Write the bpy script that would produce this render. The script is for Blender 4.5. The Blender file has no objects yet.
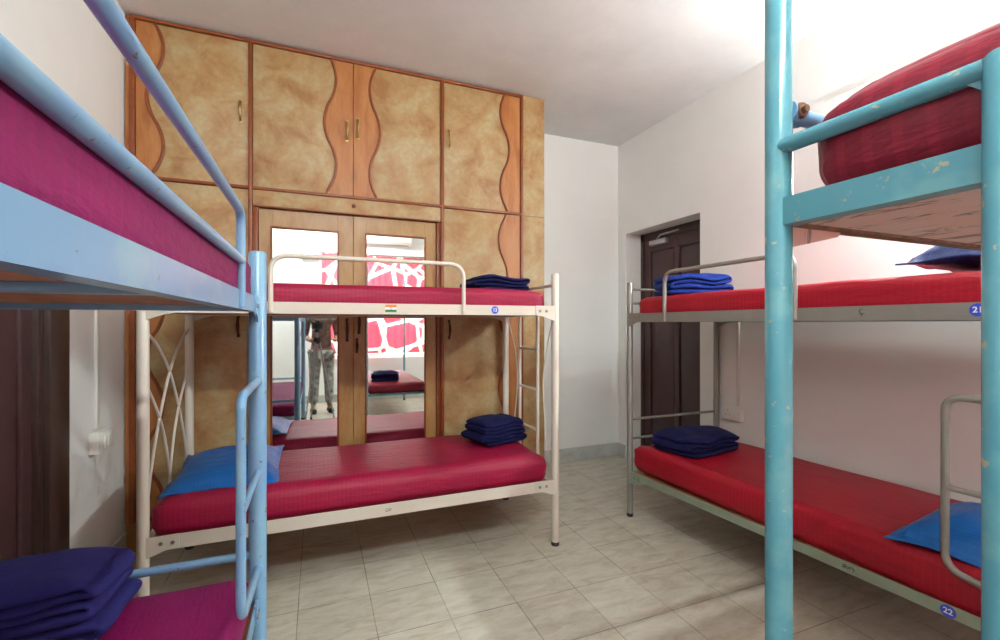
import bpy, bmesh, math, random
from mathutils import Vector, Matrix, noise
PI = math.pi
C = bpy.context.scene.collection
scn = bpy.context.scene

# ------------------------------------------------------------ camera, world, exposure
cam_d = bpy.data.cameras.new('camera'); cam = bpy.data.objects.new('camera', cam_d); C.objects.link(cam)
cam.location = (0, 0, 1.3); cam.rotation_euler = (PI/2, 0, math.radians(-21.9))
cam_d.sensor_width = 36; cam_d.lens = 36*0.455; cam_d.shift_y = 0.004; cam_d.clip_start = 0.01
scn.camera = cam
w = bpy.data.worlds.new('world'); scn.world = w; w.use_nodes = True
w.node_tree.nodes['Background'].inputs[0].default_value = (0.95, 0.97, 1, 1)
w.node_tree.nodes['Background'].inputs[1].default_value = 2.5
scn.view_settings.view_transform = 'Standard'; scn.view_settings.look = 'None'
scn.view_settings.gamma = 1; scn.view_settings.use_curve_mapping = False
scn.view_settings.exposure = 0.6
TUBE_EMIT = 470.0      # wall tube lamp, then the added ceiling fill tube (both built below)
FILL_EMIT = 270.0

def daylight(name, loc, sx, sy, energy, rot, col=(1, 1, 1)):
    l = bpy.data.lights.new(name, 'AREA'); l.shape = 'RECTANGLE'; l.size = sx; l.size_y = sy
    l.energy = energy; l.color = col
    o = bpy.data.objects.new(name, l); C.objects.link(o); o.location = loc; o.rotation_euler = rot
daylight('daylight_outside_window', (0.9, -2.6, 1.7), 1.8, 1.9, 150, (PI/2, 0, 0), (0.85, 1.0, 1.0))

# ------------------------------------------------------------ materials
def nt(name):
    m = bpy.data.materials.new(name); m.use_nodes = True
    return m, m.node_tree, m.node_tree.nodes['Principled BSDF']
def N(t, kind, **kw):
    n = t.nodes.new(kind)
    for k, v in kw.items():
        if k.startswith('i_'): n.inputs[k[2:].replace('_', ' ')].default_value = v
        else: setattr(n, k, v)
    return n
def L(t, a, b): t.links.new(a, b)
def coords(t, scale=(1, 1, 1), loc=(0, 0, 0), rot=(0, 0, 0)):
    tc = N(t, 'ShaderNodeTexCoord'); mp = N(t, 'ShaderNodeMapping')
    mp.inputs['Scale'].default_value = scale; mp.inputs['Location'].default_value = loc; mp.inputs['Rotation'].default_value = rot
    L(t, tc.outputs['Object'], mp.inputs['Vector']); return mp.outputs['Vector']
def ramp(t, fac, stops):
    r = N(t, 'ShaderNodeValToRGB'); e = r.color_ramp.elements
    while len(e) < len(stops): e.new(0.5)
    for i, (p, c) in enumerate(stops):
        e[i].position = p; e[i].color = (*c, 1)
    L(t, fac, r.inputs[0]); return r.outputs[0]
def mix(t, fac, a, b, mode='MIX'):
    m = N(t, 'ShaderNodeMix', data_type='RGBA', blend_type=mode)
    if isinstance(fac, (int, float)): m.inputs[0].default_value = fac
    else: L(t, fac, m.inputs[0])
    for i, v in ((6, a), (7, b)):
        if isinstance(v, tuple): m.inputs[i].default_value = (*v, 1)
        else: L(t, v, m.inputs[i])
    return m.outputs[2]
def noise_n(t, vec, scale, detail=4, rough=0.55, dist=0.0):
    n = N(t, 'ShaderNodeTexNoise'); n.inputs['Scale'].default_value = scale; n.inputs['Detail'].default_value = detail
    n.inputs['Roughness'].default_value = rough; n.inputs['Distortion'].default_value = dist
    L(t, vec, n.inputs['Vector']); return n.outputs['Fac']
def bump(t, b, h, strength, dist=0.01):
    n = N(t, 'ShaderNodeBump'); n.inputs['Strength'].default_value = strength; n.inputs['Distance'].default_value = dist
    L(t, h, n.inputs['Height']); L(t, n.outputs[0], b.inputs['Normal'])

def plain(name, col, rough=0.5, metal=0.0, var=0.06, scale=8, emit=None):
    m, t, b = nt(name)
    v = coords(t); f = noise_n(t, v, scale)
    c2 = tuple(max(0, x*(1-var*2)) for x in col); c1 = tuple(min(1, x*(1+var)) for x in col)
    L(t, ramp(t, f, [(0.3, c2), (0.7, c1)]), b.inputs['Base Color'])
    b.inputs['Roughness'].default_value = rough; b.inputs['Metallic'].default_value = metal
    if emit:
        b.inputs['Emission Color'].default_value = (*col, 1); b.inputs['Emission Strength'].default_value = emit
    return m
def paint(name, col, rough=0.3, chip=(0.16, 0.10, 0.06), amt=0.68, worn=None, metal=0.0, wornamt=0.62):
    """glossy metal paint with rust specks and worn patches"""
    m, t, b = nt(name); v = coords(t)
    f = noise_n(t, v, 55, 5, 0.6); g = noise_n(t, v, 9, 4, 0.6)
    base = col
    if worn: base = mix(t, ramp(t, g, [(wornamt-0.05, (0, 0, 0)), (wornamt+0.06, (1, 1, 1))]), col, worn)
    soft = mix(t, noise_n(t, v, 3.5), base, tuple(x*0.86 for x in col))
    c = mix(t, ramp(t, f, [(amt, (0, 0, 0)), (amt+0.04, (1, 1, 1))]), soft, chip)
    L(t, c, b.inputs['Base Color']); b.inputs['Roughness'].default_value = rough; b.inputs['Metallic'].default_value = metal
    bump(t, b, g, 0.15, 0.004)
    return m
def satin(name, col, rough=0.42, period=0.02, light=1.25):
    """sateen cloth with fine woven stripes across the length"""
    m, t, b = nt(name); v = coords(t)
    sx = N(t, 'ShaderNodeSeparateXYZ'); L(t, v, sx.inputs[0])
    k = N(t, 'ShaderNodeMath', operation='MULTIPLY'); k.inputs[1].default_value = 2*PI/period; L(t, sx.outputs[0], k.inputs[0])
    s = N(t, 'ShaderNodeMath', operation='SINE'); L(t, k.outputs[0], s.inputs[0])
    st = ramp(t, s.outputs[0], [(0.35, (0, 0, 0)), (0.65, (1, 1, 1))])
    f = noise_n(t, v, 3, 3)
    c = mix(t, st, col, tuple(min(1, x*light) for x in col))
    c = mix(t, ramp(t, f, [(0.3, (0, 0, 0)), (0.75, (1, 1, 1))]), c, tuple(x*0.85 for x in col))
    L(t, c, b.inputs['Base Color']); b.inputs['Roughness'].default_value = rough
    b.inputs['Specular IOR Level'].default_value = 0.32
    h = noise_n(t, coords(t, (1, 5, 3)), 9, 4, 0.6)
    bump(t, b, h, 0.42, 0.014)
    return m
def fleece(name, col):
    m, t, b = nt(name); v = coords(t)
    f = noise_n(t, v, 14, 5, 0.6); g = noise_n(t, v, 400, 2)
    L(t, mix(t, f, tuple(x*0.7 for x in col), tuple(x*1.25 for x in col)), b.inputs['Base Color'])
    b.inputs['Roughness'].default_value = 0.9; b.inputs['Sheen Weight'].default_value = 0.03; b.inputs['Specular IOR Level'].default_value = 0.2
    b.inputs['Sheen Tint'].default_value = (0.4, 0.4, 1, 1)
    bump(t, b, f, 0.5, 0.012)
    return m
def mottled(name, a, bcol, ccol, scale=5.5, rough=0.38, stretch=(1, 1, 1)):
    m, t, b = nt(name); v = coords(t, stretch)
    f = noise_n(t, v, scale, 6, 0.62, 0.4); g = noise_n(t, v, scale*7, 4, 0.6)
    c = ramp(t, f, [(0.36, a), (0.49, bcol), (0.62, ccol)])
    c = mix(t, ramp(t, g, [(0.35, (0, 0, 0)), (0.75, (0.45, 0.45, 0.45))]), c, a)
    L(t, c, b.inputs['Base Color']); b.inputs['Roughness'].default_value = rough
    return m

M = {}
M['wall'] = plain('white_wall_paint', (0.87, 0.865, 0.84), 0.75, var=0.015, scale=2.5)
M['wallL'] = M['wall']
def ceil_mat():
    m, t, b = nt('ceiling_paint'); v = coords(t)
    f = noise_n(t, v, 2.2, 6, 0.65)
    L(t, ramp(t, f, [(0.3, (0.72, 0.725, 0.72)), (0.7, (0.82, 0.82, 0.81))]), b.inputs['Base Color'])
    b.inputs['Roughness'].default_value = 0.8; bump(t, b, noise_n(t, v, 5, 6, 0.6), 0.3, 0.02); return m
M['ceil'] = ceil_mat()
def floor_mat():
    m, t, b = nt('stone_floor_tiles'); v = coords(t, (1, 1, 1), (0.08, -1.94+3.15*2, 0))
    br = N(t, 'ShaderNodeTexBrick', offset=0.0, squash=1.0)
    for k, x in (('Scale', 1.0), ('Mortar Size', 0.0022), ('Mortar Smooth', 0.3), ('Bias', 0.0), ('Brick Width', 0.315), ('Row Height', 0.315)):
        br.inputs[k].default_value = x
    br.inputs['Color1'].default_value = (0.0, 0.0, 0.0, 1); br.inputs['Color2'].default_value = (1, 1, 1, 1); br.inputs['Mortar'].default_value = (0.5, 0.5, 0.5, 1)
    L(t, v, br.inputs['Vector'])
    f = noise_n(t, coords(t, (1.2, 3.5, 1)), 5, 7, 0.68, 0.6)
    c = ramp(t, f, [(0.28, (0.46, 0.40, 0.29)), (0.5, (0.60, 0.56, 0.46)), (0.72, (0.70, 0.67, 0.59))])
    c = mix(t, 0.10, c, br.outputs['Color'], 'SOFT_LIGHT')
    g = noise_n(t, coords(t, (3, 14, 1)), 7, 6, 0.7)
    c = mix(t, ramp(t, g, [(0.58, (0, 0, 0)), (0.70, (0.4, 0.4, 0.4))]), c, (0.27, 0.22, 0.15))
    broken = noise_n(t, v, 4, 3)
    mm = N(t, 'ShaderNodeMath', operation='MULTIPLY'); L(t, br.outputs['Fac'], mm.inputs[0])
    L(t, ramp(t, broken, [(0.35, (0.3, 0.3, 0.3)), (0.6, (0.9, 0.9, 0.9))]), mm.inputs[1])
    c = mix(t, mm.outputs[0], c, (0.10, 0.08, 0.06))
    L(t, c, b.inputs['Base Color']); b.inputs['Roughness'].default_value = 0.42
    L(t, ramp(t, f, [(0.3, (0.5, 0.5, 0.5)), (0.7, (0.33, 0.33, 0.33))]), b.inputs['Roughness'])
    return m
M['floor'] = floor_mat()
M['skirt'] = mottled('grey_marble', (0.42, 0.42, 0.40), (0.52, 0.52, 0.50), (0.60, 0.60, 0.58), 7, 0.4)
M['lam'] = mottled('mottled_tan_laminate', (0.33, 0.155, 0.055), (0.43, 0.27, 0.115), (0.47, 0.37, 0.20), 5.0, 0.5)
M['wood'] = mottled('orange_wood_laminate', (0.34, 0.11, 0.025), (0.43, 0.16, 0.04), (0.47, 0.20, 0.06), 5, 0.45, (3, 1, 0.6))
M['trimw'] = plain('reddish_wood_lipping', (0.25, 0.058, 0.012), 0.4, var=0.1, scale=20)
M['dwood'] = plain('dark_gap_wood', (0.06, 0.02, 0.008), 0.6)
M['doorw'] = mottled('centre_door_laminate', (0.32, 0.145, 0.04), (0.39, 0.21, 0.07), (0.43, 0.26, 0.10), 4, 0.36, (2.5, 1, 0.7))
M['brass'] = plain('aged_brass', (0.50, 0.36, 0.15), 0.35, 0.9)
M['bronze'] = plain('dark_bronze', (0.10, 0.035, 0.012), 0.4, 0.5)
m, t, b = nt('mirror_silver'); v = coords(t)
b.inputs['Metallic'].default_value = 1; b.inputs['Roughness'].default_value = 0.02
f = noise_n(t, v, 30, 5, 0.7)
L(t, ramp(t, f, [(0.2, (0.86, 0.89, 0.87)), (0.8, (0.90, 0.93, 0.90))]), b.inputs['Base Color']); M['mirror'] = m
M['brown'] = plain('dark_brown_door_paint', (0.072, 0.030, 0.032), 0.42, var=0.12, scale=3)
M['brownL'] = plain('dark_brown_frame_paint', (0.05, 0.026, 0.022), 0.4, var=0.12, scale=3)
M['cream'] = paint('cream_bed_paint', (0.72, 0.64, 0.55), 0.35, (0.22, 0.13, 0.08), 0.74)
M['blue'] = paint('sky_blue_bed_paint', (0.20, 0.385, 0.60), 0.28, (0.15, 0.10, 0.08), 0.66, (0.27, 0.48, 0.58), wornamt=0.56)
M['teal'] = paint('turquoise_bed_paint', (0.10, 0.33, 0.40), 0.2, (0.38, 0.37, 0.27), 0.64, (0.18, 0.43, 0.45), wornamt=0.54)
M['grey'] = paint('grey_bed_paint', (0.30, 0.29, 0.26), 0.35, (0.15, 0.09, 0.05), 0.72, (0.34, 0.33, 0.29), 0.3)
M['sage'] = paint('sage_rail_paint', (0.30, 0.36, 0.27), 0.38, (0.24, 0.12, 0.05), 0.70, (0.36, 0.42, 0.30))
M['ply'] = mottled('plywood_board', (0.35, 0.13, 0.05), (0.43, 0.18, 0.08), (0.5, 0.25, 0.12), 4, 0.6, (1, 4, 1))
def pinkply():
    m, t, b = nt('pink_primed_plywood'); v = coords(t)
    f = noise_n(t, coords(t, (3, 8, 1)), 3, 5, 0.7, 0.8); g = noise_n(t, v, 5, 4)
    c = ramp(t, g, [(0.3, (0.80, 0.50, 0.42)), (0.7, (0.82, 0.64, 0.58))])
    c = mix(t, ramp(t, f, [(0.56, (0, 0, 0)), (0.62, (0.8, 0.8, 0.8))]), c, (0.16, 0.10, 0.09))
    L(t, c, b.inputs['Base Color']); b.inputs['Roughness'].default_value = 0.7; return m
M['pinkply'] = pinkply()
M['crimson'] = satin('crimson_sateen', (0.31, 0.006, 0.042), 0.46)
M['magenta'] = satin('magenta_sateen', (0.235, 0.004, 0.092), 0.55, 0.022, 1.15)
M['red'] = satin('red_sateen', (0.37, 0.007, 0.022), 0.45, 0.022)
M['maroon'] = satin('maroon_sateen', (0.22, 0.012, 0.028), 0.5, 0.03)
M['pillow'] = satin('blue_sateen', (0.010, 0.135, 0.46), 0.38, 0.016, 1.2)
M['navypillow'] = satin('navy_sateen', (0.012, 0.03, 0.14), 0.38, 0.016)
M['navy'] = fleece('navy_fleece', (0.006, 0.007, 0.055))
M['royal'] = fleece('royal_fleece', (0.008, 0.026, 0.19))
M['indigo'] = fleece('indigo_fleece', (0.018, 0.016, 0.12))
M['rubber'] = plain('black_rubber', (0.02, 0.018, 0.016), 0.7)
M['steel'] = plain('worn_steel_bolt', (0.30, 0.29, 0.28), 0.4, 0.8)
M['rust'] = plain('rusty_brown_steel', (0.23, 0.12, 0.07), 0.6, 0.3, var=0.25, scale=60)
M['plastic'] = plain('white_plastic', (0.80, 0.78, 0.72), 0.65, var=0.02)
M['greyplastic'] = plain('grey_plastic', (0.35, 0.35, 0.36), 0.5)
M['stick'] = plain('blue_sticker', (0.03, 0.08, 0.62), 0.4)
M['inkw'] = plain('white_print', (0.85, 0.85, 0.88), 0.5)
M['ink'] = plain('black_marker', (0.015, 0.015, 0.015), 0.6)
M['saff'] = plain('saffron_print', (0.85, 0.24, 0.03), 0.5)
M['green'] = plain('green_print', (0.03, 0.22, 0.05), 0.5)
M['silver'] = plain('brushed_aluminium', (0.55, 0.55, 0.53), 0.35, 0.8)
M['tube'] = plain('lit_lamp_tube', (0.90, 1.0, 0.97), 0.5, emit=TUBE_EMIT, var=0)
M['fill_tube'] = plain('added_ceiling_fill_tube', (0.86, 1.0, 0.99), 0.5, emit=FILL_EMIT, var=0)
def curtain_mat():
    m, t, b = nt('pink_geometric_curtain')
    v = coords(t, (1, 1, 1))
    sx = N(t, 'ShaderNodeSeparateXYZ'); L(t, v, sx.inputs[0])
    cx = N(t, 'ShaderNodeCombineXYZ'); L(t, sx.outputs[0], cx.inputs[0]); L(t, sx.outputs[2], cx.inputs[1])
    fac = None
    for sc, off in ((2.1, 0.0), (1.7, 7.3)):
        mp = N(t, 'ShaderNodeMapping'); mp.inputs['Location'].default_value = (off, off*0.7, 0); mp.inputs['Rotation'].default_value = (0, 0, off)
        L(t, cx.outputs[0], mp.inputs[0])
        vo = N(t, 'ShaderNodeTexVoronoi', feature='DISTANCE_TO_EDGE', voronoi_dimensions='2D'); vo.inputs['Scale'].default_value = sc
        L(t, mp.outputs[0], vo.inputs['Vector'])
        lt = N(t, 'ShaderNodeMath', operation='LESS_THAN'); lt.inputs[1].default_value = 0.05; L(t, vo.outputs['Distance'], lt.inputs[0])
        if fac is None: fac = lt.outputs[0]
        else:
            mx = N(t, 'ShaderNodeMath', operation='MAXIMUM'); L(t, fac, mx.inputs[0]); L(t, lt.outputs[0], mx.inputs[1]); fac = mx.outputs[0]
    col = mix(t, fac, (0.80, 0.22, 0.28), (0.93, 0.90, 0.82))
    L(t, col, b.inputs['Base Color']); b.inputs['Roughness'].default_value = 0.8
    tr = N(t, 'ShaderNodeBsdfTranslucent'); L(t, col, tr.inputs[0])
    ms = N(t, 'ShaderNodeMixShader'); ms.inputs[0].default_value = 0.6
    L(t, b.outputs[0], ms.inputs[1]); L(t, tr.outputs[0], ms.inputs[2])
    L(t, ms.outputs[0], t.nodes['Material Output'].inputs['Surface'])
    return m
M['curtain'] = curtain_mat()
m, t, b = nt('window_glass'); b.inputs['Roughness'].default_value = 0.05; b.inputs['Transmission Weight'].default_value = 1.0
L(t, ramp(t, noise_n(t, coords(t), 3), [(0, (0.9, 0.95, 0.95)), (1, (0.95, 0.98, 0.98))]), b.inputs['Base Color']); M['glass'] = m
M['skin'] = plain('skin', (0.42, 0.22, 0.14), 0.55)
M['shirt'] = plain('brown_shirt_cloth', (0.22, 0.14, 0.11), 0.8, var=0.25, scale=25)
M['trouser'] = plain('pale_grey_trouser_cloth', (0.42, 0.42, 0.38), 0.8, var=0.35, scale=14)
M['hair'] = plain('black_hair', (0.015, 0.012, 0.01), 0.5)

# ------------------------------------------------------------ mesh helpers
def finish(name, bm, mat, parent=None, smooth=True, auto=True, kind=None):
    bmesh.ops.recalc_face_normals(bm, faces=bm.faces[:])
    me = bpy.data.meshes.new(name); bm.to_mesh(me); bm.free()
    if smooth:
        for p in me.polygons: p.use_smooth = True
        if auto: me.set_sharp_from_angle(angle=math.radians(38))
    mats = mat if isinstance(mat, (list, tuple)) else [mat]
    for x in mats: me.materials.append(x)
    o = bpy.data.objects.new(name, me); C.objects.link(o)
    if parent: o.parent = parent
    if kind: o['kind'] = kind
    return o
def box(bm, x0, x1, y0, y1, z0, z1, bev=0.0, seg=2, mi=0):
    r = bmesh.ops.create_cube(bm, size=1)
    vs = r['verts']
    for v in vs:
        v.co = Vector(((x0+x1)/2+v.co.x*(x1-x0), (y0+y1)/2+v.co.y*(y1-y0), (z0+z1)/2+v.co.z*(z1-z0)))
    fs = set(f for v in vs for f in v.link_faces)
    for f in fs: f.material_index = mi
    if bev > 0:
        es = list(set(e for v in vs for e in v.link_edges))
        bmesh.ops.bevel(bm, geom=es, offset=bev, segments=seg, affect='EDGES', profile=0.5)
def sweep(bm, pts, r, n=12, closed=False, cap=True, mi=0):
    """round tube along a polyline; r is a number or one radius per point"""
    pts = [Vector(p) for p in pts]; k = len(pts)
    rs = r if isinstance(r, (list, tuple)) else [r]*k
    rings = []; up = None
    for i, p in enumerate(pts):
        if closed: tg = (pts[(i+1) % k]-pts[i-1]).normalized()
        else: tg = (pts[min(i+1, k-1)]-pts[max(i-1, 0)]).normalized()
        if up is None:
            up = Vector((0, 0, 1)) if abs(tg.z) < 0.9 else Vector((1, 0, 0))
        a = tg.cross(up).normalized(); up = a.cross(tg).normalized()
        rings.append([bm.verts.new(p+(a*math.cos(2*PI*j/n)+up*math.sin(2*PI*j/n))*rs[i]) for j in range(n)])
    m = k if closed else k-1
    for i in range(m):
        A, B = rings[i], rings[(i+1) % k]
        for j in range(n):
            f = bm.faces.new((A[j], A[(j+1) % n], B[(j+1) % n], B[j])); f.material_index = mi
    if cap and not closed:
        for R in (rings[0][::-1], rings[-1]):
            f = bm.faces.new(R); f.material_index = mi
def rounded(pts, rad, seg=6):
    """polyline with its inner corners rounded"""
    P = [Vector(p) for p in pts]; out = [P[0]]
    for i in range(1, len(P)-1):
        a = (P[i-1]-P[i]); b_ = (P[i+1]-P[i]); r = min(rad, a.length*0.49, b_.length*0.49)
        s = P[i]+a.normalized()*r; e = P[i]+b_.normalized()*r
        for j in range(seg+1):
            u = j/seg; out.append((1-u)**2*s+2*u*(1-u)*P[i]+u*u*e)
    out.append(P[-1]); return out
def lathe(bm, prof, cx=0, cy=0, n=20):
    rings = []
    for r, z in prof: rings.append([bm.verts.new((cx+r*math.cos(2*PI*j/n), cy+r*math.sin(2*PI*j/n), z)) for j in range(n)])
    for A, B in zip(rings, rings[1:]):
        for j in range(n): bm.faces.new((A[j], A[(j+1) % n], B[(j+1) % n], B[j]))
    bm.faces.new(rings[0][::-1]); bm.faces.new(rings[-1])
def prism(bm, poly, axis, a, b):
    """polygon (list of 2D points) extruded along axis from a to b"""
    def V(p, q):
        if axis == 'y': return (p[0], q, p[1])
        if axis == 'x': return (q, p[0], p[1])
        return (p[0], p[1], q)
    A = [bm.verts.new(V(p, a)) for p in poly]; B = [bm.verts.new(V(p, b)) for p in poly]
    n = len(poly); bm.faces.new(A[::-1]); bm.faces.new(B)
    for i in range(n): bm.faces.new((A[i], A[(i+1) % n], B[(i+1) % n], B[i]))
def thing(name, label, cat, loc=(0, 0, 0), rotz=0, group=None):
    o = bpy.data.objects.new(name, None); C.objects.link(o); o.location = loc; o.rotation_euler = (0, 0, rotz)
    o['label'] = label; o['category'] = cat; o.empty_display_size = 0.1
    if group: o['group'] = group
    return o
def tag(o, label, cat, group=None):
    o['label'] = label; o['category'] = cat
    if group: o['group'] = group
    return o
def struct(name, bm, mat, parent=None, smooth=False):
    return finish(name, bm, mat, parent, smooth, kind='structure')
def bxo(name, dims, mat, parent=None, bev=0.0, kind=None, label=None):
    bm = bmesh.new(); box(bm, *dims, bev=bev); o = finish(name, bm, mat, parent, smooth=bev > 0, kind=kind)
    if label: o['label'] = label
    return o

# ------------------------------------------------------------ room shell
XL, XR, YB, YF, H = -1.011, 2.77, -1.65, 3.75, 3.06
bxo('floor', (XL-0.25, XR+0.45, YB-0.2, YF+0.2, -0.1, 0), M['floor'], kind='structure')
bxo('ceiling', (XL-0.25, XR+0.45, YB-0.2, YF+0.2, H, H+0.1), M['ceil'], kind='structure')
bxo('wall_back', (XL-0.2, XR+0.2, YF, YF+0.2, 0, H), M['wall'], kind='structure')
# left wall with its door opening (Y 1.45..2.54)
bm = bmesh.new(); box(bm, XL-0.2, XL, 2.54, YF, 0, H); box(bm, XL-0.2, XL, YB, 1.45, 0, H); box(bm, XL-0.2, XL, 1.45, 2.54, 2.15, H)
struct('wall_left', bm, M['wall'])
DY0, DY1, DZ = 2.71, 3.628, 2.17
bm = bmesh.new(); box(bm, XR, XR+0.26, DY1, YF, 0, H); box(bm, XR, XR+0.26, YB, DY0, 0, H); box(bm, XR, XR+0.26, DY0, DY1, DZ, H)
struct('wall_right', bm, M['wall'])
# front wall (behind the camera) with the window opening
WX0, WX1, WZ0, WZ1 = 0.12, 1.85, 0.72, 2.35
bm = bmesh.new(); box(bm, XL, WX0, YB-0.2, YB, 0, H); box(bm, WX1, XR, YB-0.2, YB, 0, H)
box(bm, WX0, WX1, YB-0.2, YB, 0, WZ0); box(bm, WX0, WX1, YB-0.2, YB, WZ1, H)
struct('wall_front', bm, M['wall'])
# window
bm = bmesh.new()
for a, b_ in ((WX0, WX0+0.05), ((WX0+WX1)/2-0.03, (WX0+WX1)/2+0.03), (WX1-0.05, WX1)): box(bm, a, b_, YB-0.14, YB-0.08, WZ0, WZ1, 0.004)
for a, b_ in ((WZ0, WZ0+0.05), (1.85, 1.89), (WZ1-0.05, WZ1)): box(bm, WX0, WX1, YB-0.139, YB-0.081, a, b_, 0.004)
win = struct('window_1', bm, M['plastic'])
for i in range(8):
    bm = bmesh.new(); z = WZ0+0.15+i*0.2; sweep(bm, [(WX0, YB-0.17, z), (WX1, YB-0.17, z)], 0.006, 8)
    finish('window_bar', bm, M['steel'], win)
# skirting
SK = 0.128
bm = bmesh.new(); box(bm, 1.66, XR, YF-0.015, YF, 0, SK, 0.003)
struct('baseboard_back', bm, M['skirt'])
bm = bmesh.new(); box(bm, XR-0.015, XR, DY1, YF-0.015, 0, SK, 0.003); box(bm, XR-0.015, XR, YB, DY0, 0, SK, 0.003)
struct('baseboard_right', bm, M['skirt'])
bm = bmesh.new(); box(bm, XL, XL+0.015, 2.56, 3.165, 0, SK, 0.003); box(bm, XL, XL+0.015, YB, 1.43, 0, SK, 0.003)
struct('baseboard_left', bm, M['skirt'])
bm = bmesh.new(); box(bm, XL+0.015, XR-0.015, YB, YB+0.015, 0, SK, 0.003)
struct('baseboard_front', bm, M['skirt'])
# right door in its deep reveal
XD = 2.955
bm = bmesh.new()
def door_leaf(bm, x0, x1, y0, y1, z0, z1, side):
    """two tall sunk panels side by side; leaf faces -X"""
    st = 0.085; ym = (y0+y1)/2
    for a, b_ in ((y0, y0+st), (y1-st, y1), (ym-0.03, ym+0.03)): box(bm, x0, x1, a, b_, z0, z1, 0.003)
    for a, b_ in ((z0, z0+0.18), (z1-0.11, z1)): box(bm, x0+0.001, x1-0.001, y0, y1, a, b_, 0.003)
    box(bm, x0+0.022, x1, y0+0.01, y1-0.01, z0+0.01, z1-0.01)
    for (a, b_) in ((y0+st+0.012, ym-0.042), (ym+0.042, y1-st-0.012)): box(bm, x0+0.009, x1, a, b_, z0+0.195, z1-0.125, 0.006)
door_leaf(bm, XD, XD+0.045, DY0+0.02, DY1-0.045, 0.01, DZ-0.07, -1)
d1 = struct('door_1', bm, M['brown'], smooth=True)
bm = bmesh.new(); box(bm, XD-0.01, XD+0.07, DY1-0.045, DY1, 0, DZ, 0.003); box(bm, XD-0.01, XD+0.07, DY0, DY0+0.02, 0, DZ, 0.003)
box(bm, XD-0.01, XD+0.07, DY0, DY1, DZ-0.07, DZ, 0.003)
finish('door_frame', bm, M['brownL'], d1)
bxo('door_backing', (XD+0.07, XD+0.08, DY0, DY1, 0, DZ), M['brownL'], d1)
bm = bmesh.new(); box(bm, XD-0.045, XD, 3.25, 3.47, 2.035, 2.085, 0.008); dc = finish('door_closer', bm, M['silver'], d1)
bm = bmesh.new(); sweep(bm, [(XD-0.03, 3.37, 2.09), (XD-0.10, 3.25, 2.10), (XD-0.03, 3.10, 2.125)], 0.008, 8); finish('closer_arm', bm, M['silver'], dc)
bm = bmesh.new(); sweep(bm, rounded([(XD, 2.80, 1.02), (XD-0.05, 2.80, 1.02), (XD-0.05, 2.80, 1.17), (XD, 2.80, 1.17)], 0.02), 0.008, 10); finish('door_handle', bm, M['silver'], d1)
# left door
bm = bmesh.new(); box(bm, XL-0.075, XL-0.03, 1.54, 2.36, 0.01, 2.06, 0.003); box(bm, XL-0.04, XL-0.018, 2.245, 2.262, 0.01, 2.06, 0.005)
d2 = struct('door_2', bm, M['brown'], smooth=True)
bm = bmesh.new()
box(bm, XL-0.1, XL+0.012, 2.385, 2.54, 0, 2.15, 0.005); box(bm, XL-0.1, XL-0.01, 2.345, 2.385, 0, 2.15, 0.004)
box(bm, XL-0.1, XL+0.012, 1.45, 1.54, 0, 2.15, 0.005); box(bm, XL-0.1, XL+0.012, 1.54, 2.385, 2.06, 2.15, 0.005)
finish('door_frame', bm, M['brownL'], d2)
bm = bmesh.new(); sweep(bm, rounded([(XL-0.03, 1.62, 1.0), (XL+0.02, 1.62, 1.0), (XL+0.02, 1.62, 1.14), (XL-0.03, 1.62, 1.14)], 0.02), 0.008, 10); finish('door_handle', bm, M['silver'], d2)

# ------------------------------------------------------------ wardrobe
WY = 3.17
wd = thing('wardrobe', 'full-height built-in wardrobe of mottled tan doors with wavy orange inlays and two mirrors', 'wardrobe', (0.3, WY, 0))
def W(name, bm, mat, parent=None, smooth=True):
    """builds in world coordinates then hangs the mesh under the wardrobe"""
    bmesh.ops.translate(bm, verts=bm.verts[:], vec=(-0.3, -WY, 0))
    return finish(name, bm, mat, parent or wd, smooth)
bm = bmesh.new()   # carcass
box(bm, -1.005, 1.455, WY+0.06, YF-0.005, 0.0, H-0.005); box(bm, -1.005, -0.958, WY, WY+0.06, 0.17, H-0.012)
W('carcass', bm, M['wood'], smooth=False)
bm = bmesh.new(); box(bm, -1.004, 1.455, WY+0.008, WY+0.06, 0.0, 0.172, 0.002); W('plinth', bm, M['doorw'])
bm = bmesh.new(); box(bm, 1.462, 1.648, WY, YF-0.005, 0.0, H-0.006, 0.002); ep = W('end_panel', bm, M['lam'])
bm = bmesh.new(); box(bm, 1.462, 1.6485, WY-0.0008, WY, 2.128, 2.131); W('panel_joint', bm, M['dwood'], ep)
bm = bmesh.new()
for x, hw in ((-0.972, 0.014), (-0.38, 0.011), (0.831, 0.011), (1.452, 0.011)):
    z0 = 0.17; box(bm, x-hw, x+hw, WY-0.012, WY+0.06, z0, H-0.012, 0.003)
box(bm, -0.985, 1.463, WY-0.010, WY+0.06, H-0.028, H-0.010, 0.003); box(bm, -0.985, 1.463, WY-0.0105, WY+0.06, 2.131, 2.149, 0.003)
box(bm, -0.985, -0.39, WY-0.0105, WY+0.06, 0.172, 0.190, 0.003); box(bm, 0.83, 1.463, WY-0.0105, WY+0.06, 0.172, 0.190, 0.003)
W('lipping', bm, M['trimw'])
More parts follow.
